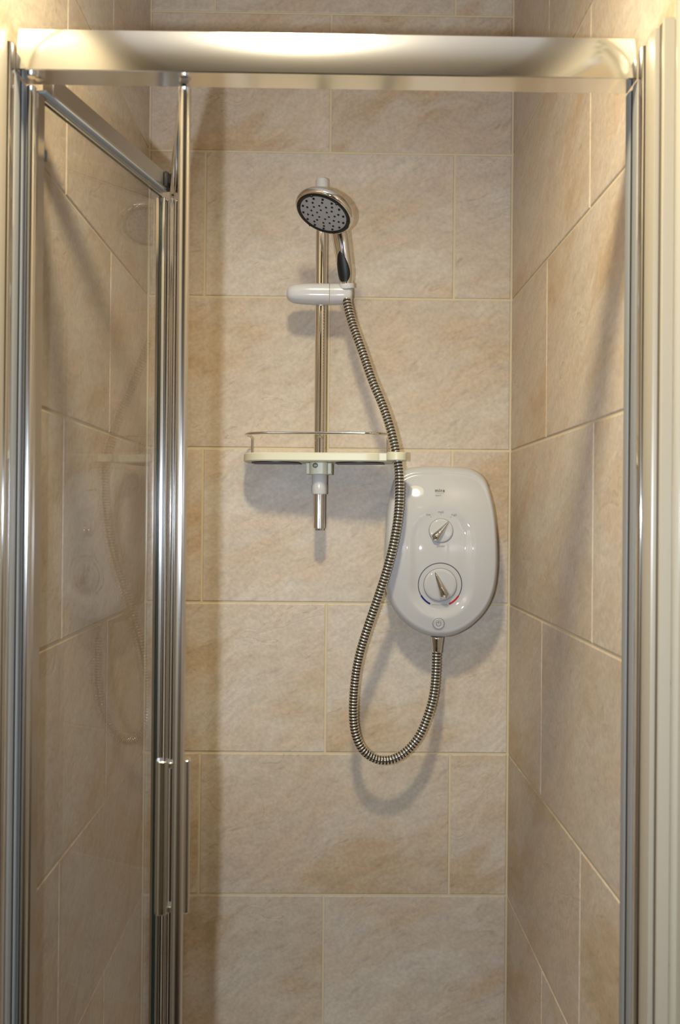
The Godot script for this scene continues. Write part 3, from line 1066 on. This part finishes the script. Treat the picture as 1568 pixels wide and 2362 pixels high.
	word(t, o, "low", Vector2(0.1925, 1.3040), 0.0038, "print_light", false)
	word(t, o, "med", Vector2(0.2166, 1.3092), 0.0038, "print_light", false)
	word(t, o, "high", Vector2(0.2418, 1.3040), 0.0038, "print_light", false)
	word(t, o, "power", Vector2(0.2164, 1.2441), 0.0040, "print_light", false)
	st = begin()
	for q in [Vector2(0.2166, 1.3048), Vector2(0.1975, 1.2995), Vector2(0.2355, 1.2995)]:
		arc(st, o, q, 0.0, 0.0008, 0.0, TAU, 10)
	put("scale_dots", st, "print_light", t)

func surface_normal(p: Vector2) -> Vector3:
	var h := 0.002
	return Vector3(front(p.x - h, p.y) - front(p.x + h, p.y), front(p.x, p.y - h) - front(p.x, p.y + h), 2 * h).normalized()

func on_front(x: float, y: float, lift := 0.00025) -> Vector3:
	return Vector3(x, y, front(x, y) + lift)

func arc(st: SurfaceTool, o: Vector3, c: Vector2, r0: float, r1: float, a0: float, a1: float, seg := 64):
	for k in seg:
		var b0 := a0 + (a1 - a0) * k / seg
		var b1 := a0 + (a1 - a0) * (k + 1) / seg
		var v := []
		for w in [[b0, r0], [b0, r1], [b1, r1], [b1, r0]]:
			v.append(on_front(c.x + cos(w[0]) * w[1], c.y + sin(w[0]) * w[1]) + o)
		if r0 > 0.0:
			quad(st, v[0], v[1], v[2], v[3], Vector3(0, 0, 1))
		else:
			flat(st, v[0], v[1], v[2], Vector3(0, 0, 1))

func strip(st: SurfaceTool, o: Vector3, a: Vector2, b: Vector2, w: float):
	for k in 10:
		var p := a.lerp(b, k / 10.0)
		var q := a.lerp(b, (k + 1) / 10.0)
		quad(st, on_front(p.x, p.y - w / 2) + o, on_front(q.x, q.y - w / 2) + o, on_front(q.x, q.y + w / 2) + o, on_front(p.x, p.y + w / 2) + o, Vector3(0, 0, 1))

func word(parent: Node, o: Vector3, text: String, at: Vector2, height: float, m: String, bold: bool):
	var f := SystemFont.new()
	f.font_names = PackedStringArray(["Droid Sans"])
	f.font_weight = 700 if bold else 400
	var tm := TextMesh.new()
	tm.text = text
	tm.font = f
	tm.font_size = 48
	tm.pixel_size = height / 34.0
	tm.depth = 0.0005
	tm.curve_step = 2.0
	tm.material = M[m]
	var i := MeshInstance3D.new()
	i.name = "lettering"
	i.mesh = tm
	i.transform = Transform3D(along(Vector3.ZERO, surface_normal(at)).basis, on_front(at.x, at.y, 0.0002) + o)
	parent.add_child(i, true)

func dial(t: Node, o: Vector3, c: Vector2, r_low: float, r_top: float, tip: Vector2, tall: float):
	var z := front(c.x, c.y)
	var at := Vector3(c.x, c.y, z) + o
	var st := begin()
	var xf := Transform3D(along(Vector3.ZERO, surface_normal(c)).basis, at)
	lathe(st, [Vector2(r_low + 0.0003, -0.004), Vector2(r_low + 0.0003, 0.0006), Vector2(r_low - 0.0004, 0.0006)], 64, xf)
	var seam := put("dial_seam", st, "print_light", t)
	seam.set_meta("label", "thin grey ring round a dial")
	st = begin()
	lathe(st, [Vector2(r_low - 0.0004, -0.004), Vector2(r_low - 0.0005, 0.0016), Vector2(r_low - 0.0014, 0.0026), Vector2(r_low * 0.80, 0.0032), Vector2(0.0, 0.0038)], 64, xf)
	var d := put("dial", st, "unit_plastic", t)
	# chrome pointer: a wedge, narrow and low at its tip, wide and tall at its heel
	var dir := tip.normalized()
	var side := Vector2(-dir.y, dir.x)
	var long := tip.length()
	st = begin()
	var rings := []
	for i in 15:
		var q := i / 14.0
		var mid: Vector2 = dir * lerpf(long, -long * 1.02, q)
		var hw := lerpf(0.0012, long * 0.40, pow(q, 0.8)) * (1.0 if q < 0.93 else sqrt(maxf(0.03, 1.0 - pow((q - 0.93) / 0.075, 2.0))))
		var hh := lerpf(0.0048, tall, smoothstep(0.0, 0.7, q)) * (1.0 - 0.30 * smoothstep(0.85, 1.0, q))
		var r := PackedVector3Array()
		for p in [[-1.0, 0.003], [-0.98, hh * 0.55], [-0.80, hh * 0.80], [-0.42, hh * 0.93], [-0.12, hh], [0.06, hh * 0.99], [0.42, hh * 0.88], [0.80, hh * 0.70], [0.98, hh * 0.5], [1.0, 0.003]]:
			var w: Vector2 = mid + side * hw * p[0]
			r.append(xf * Vector3(w.x, w.y, p[1]))
		rings.append(r)
	loft(st, rings)
	put("pointer", st, "chrome", d)

# ------------------------------------------------------------------ lights
func lamp():
	var t := thing("ceiling_lamp", "round white flush ceiling lamp above the shower door", "lamp", LAMP_AT)
	var dn := Transform3D(Basis(Vector3(1, 0, 0), Vector3(0, 0, -1), Vector3(0, -1, 0)).orthonormalized(), Vector3.ZERO)
	var st := begin()
	lathe(st, [Vector2(0.150, 0.0), Vector2(0.150, 0.014), Vector2(0.146, 0.018), Vector2(0.138, 0.018)], 48, dn)
	put("base_ring", st, "white_plastic", t)
	var gm := mat("lamp_glow", Color(1, 0.97, 0.92), 0.4)
	gm.emission_enabled = true
	gm.emission = Color(1.0, 0.94, 0.79)
	gm.emission_energy_multiplier = 5.0
	st = begin()
	var pr := []
	pr.append(Vector2(0.140, 0.016))
	for k in 13:
		var a := PI / 2 * k / 12.0
		pr.append(Vector2(0.100 * pow(cos(a), 0.6) + 0.038 * cos(a), 0.032 + 0.042 * pow(sin(a), 0.8)))
	lathe(st, pr, 48, dn)
	put("diffuser", st, "lamp_glow", t)
	var l := SpotLight3D.new()
	l.name = "ceiling_lamp_light"
	l.position = LAMP_AT + Vector3(0, -0.066, 0)
	l.rotation.x = -PI / 2
	l.light_color = Color(1.0, 0.94, 0.77)
	l.light_energy = 1.80
	l.light_size = 0.062
	l.spot_range = 12.0
	l.spot_attenuation = 2.0
	l.spot_angle = 77.0
	l.spot_angle_attenuation = 1.0
	l.shadow_enabled = true
	add_child(l)

func flash():
	var t := thing("camera_flash", "small camera flash standing beside the lens before the shower", "flash", Vector3(FLASH_AT.x, 0, FLASH_AT.z))
	var st := begin()
	box(st, Vector3(-0.030, 1.285, 0.004), Vector3(0.030, 1.325, 0.045), 0.004)
	put("flash_body", st, "black_rubber", t)
	st = begin()
	tube(st, [Vector3(0, 0.012, 0.025), Vector3(0, 1.287, 0.025)], [0.006, 0.006], 12)
	lathe(st, [Vector2(0.09, 0.0), Vector2(0.09, 0.008), Vector2(0.02, 0.016), Vector2(0, 0.016)], 32, upright(Vector3(0, 0, 0.025)))
	put("stand", st, "black_rubber", t)
	var gm := mat("flash_glow", Color(1, 1, 1), 0.3)
	gm.emission_enabled = true
	gm.emission = Color(0.95, 0.98, 1.0)
	gm.emission_energy_multiplier = 3.0
	st = begin()
	box(st, Vector3(-0.024, 1.290, 0.000), Vector3(0.024, 1.320, 0.0039), 0.001)
	put("flash_window", st, "flash_glow", t)
	var l := SpotLight3D.new()
	l.name = "camera_flash_light"
	l.position = FLASH_AT + Vector3(0, 0, -0.012)
	l.rotation.y = -0.04
	l.light_color = Color(0.88, 0.94, 1.0)
	l.light_energy = 1.25
	l.light_size = 0.012
	l.spot_range = 12.0
	l.spot_attenuation = 2.0
	l.spot_angle = 75.0
	l.spot_angle_attenuation = 0.9
	l.shadow_enabled = true
	add_child(l)
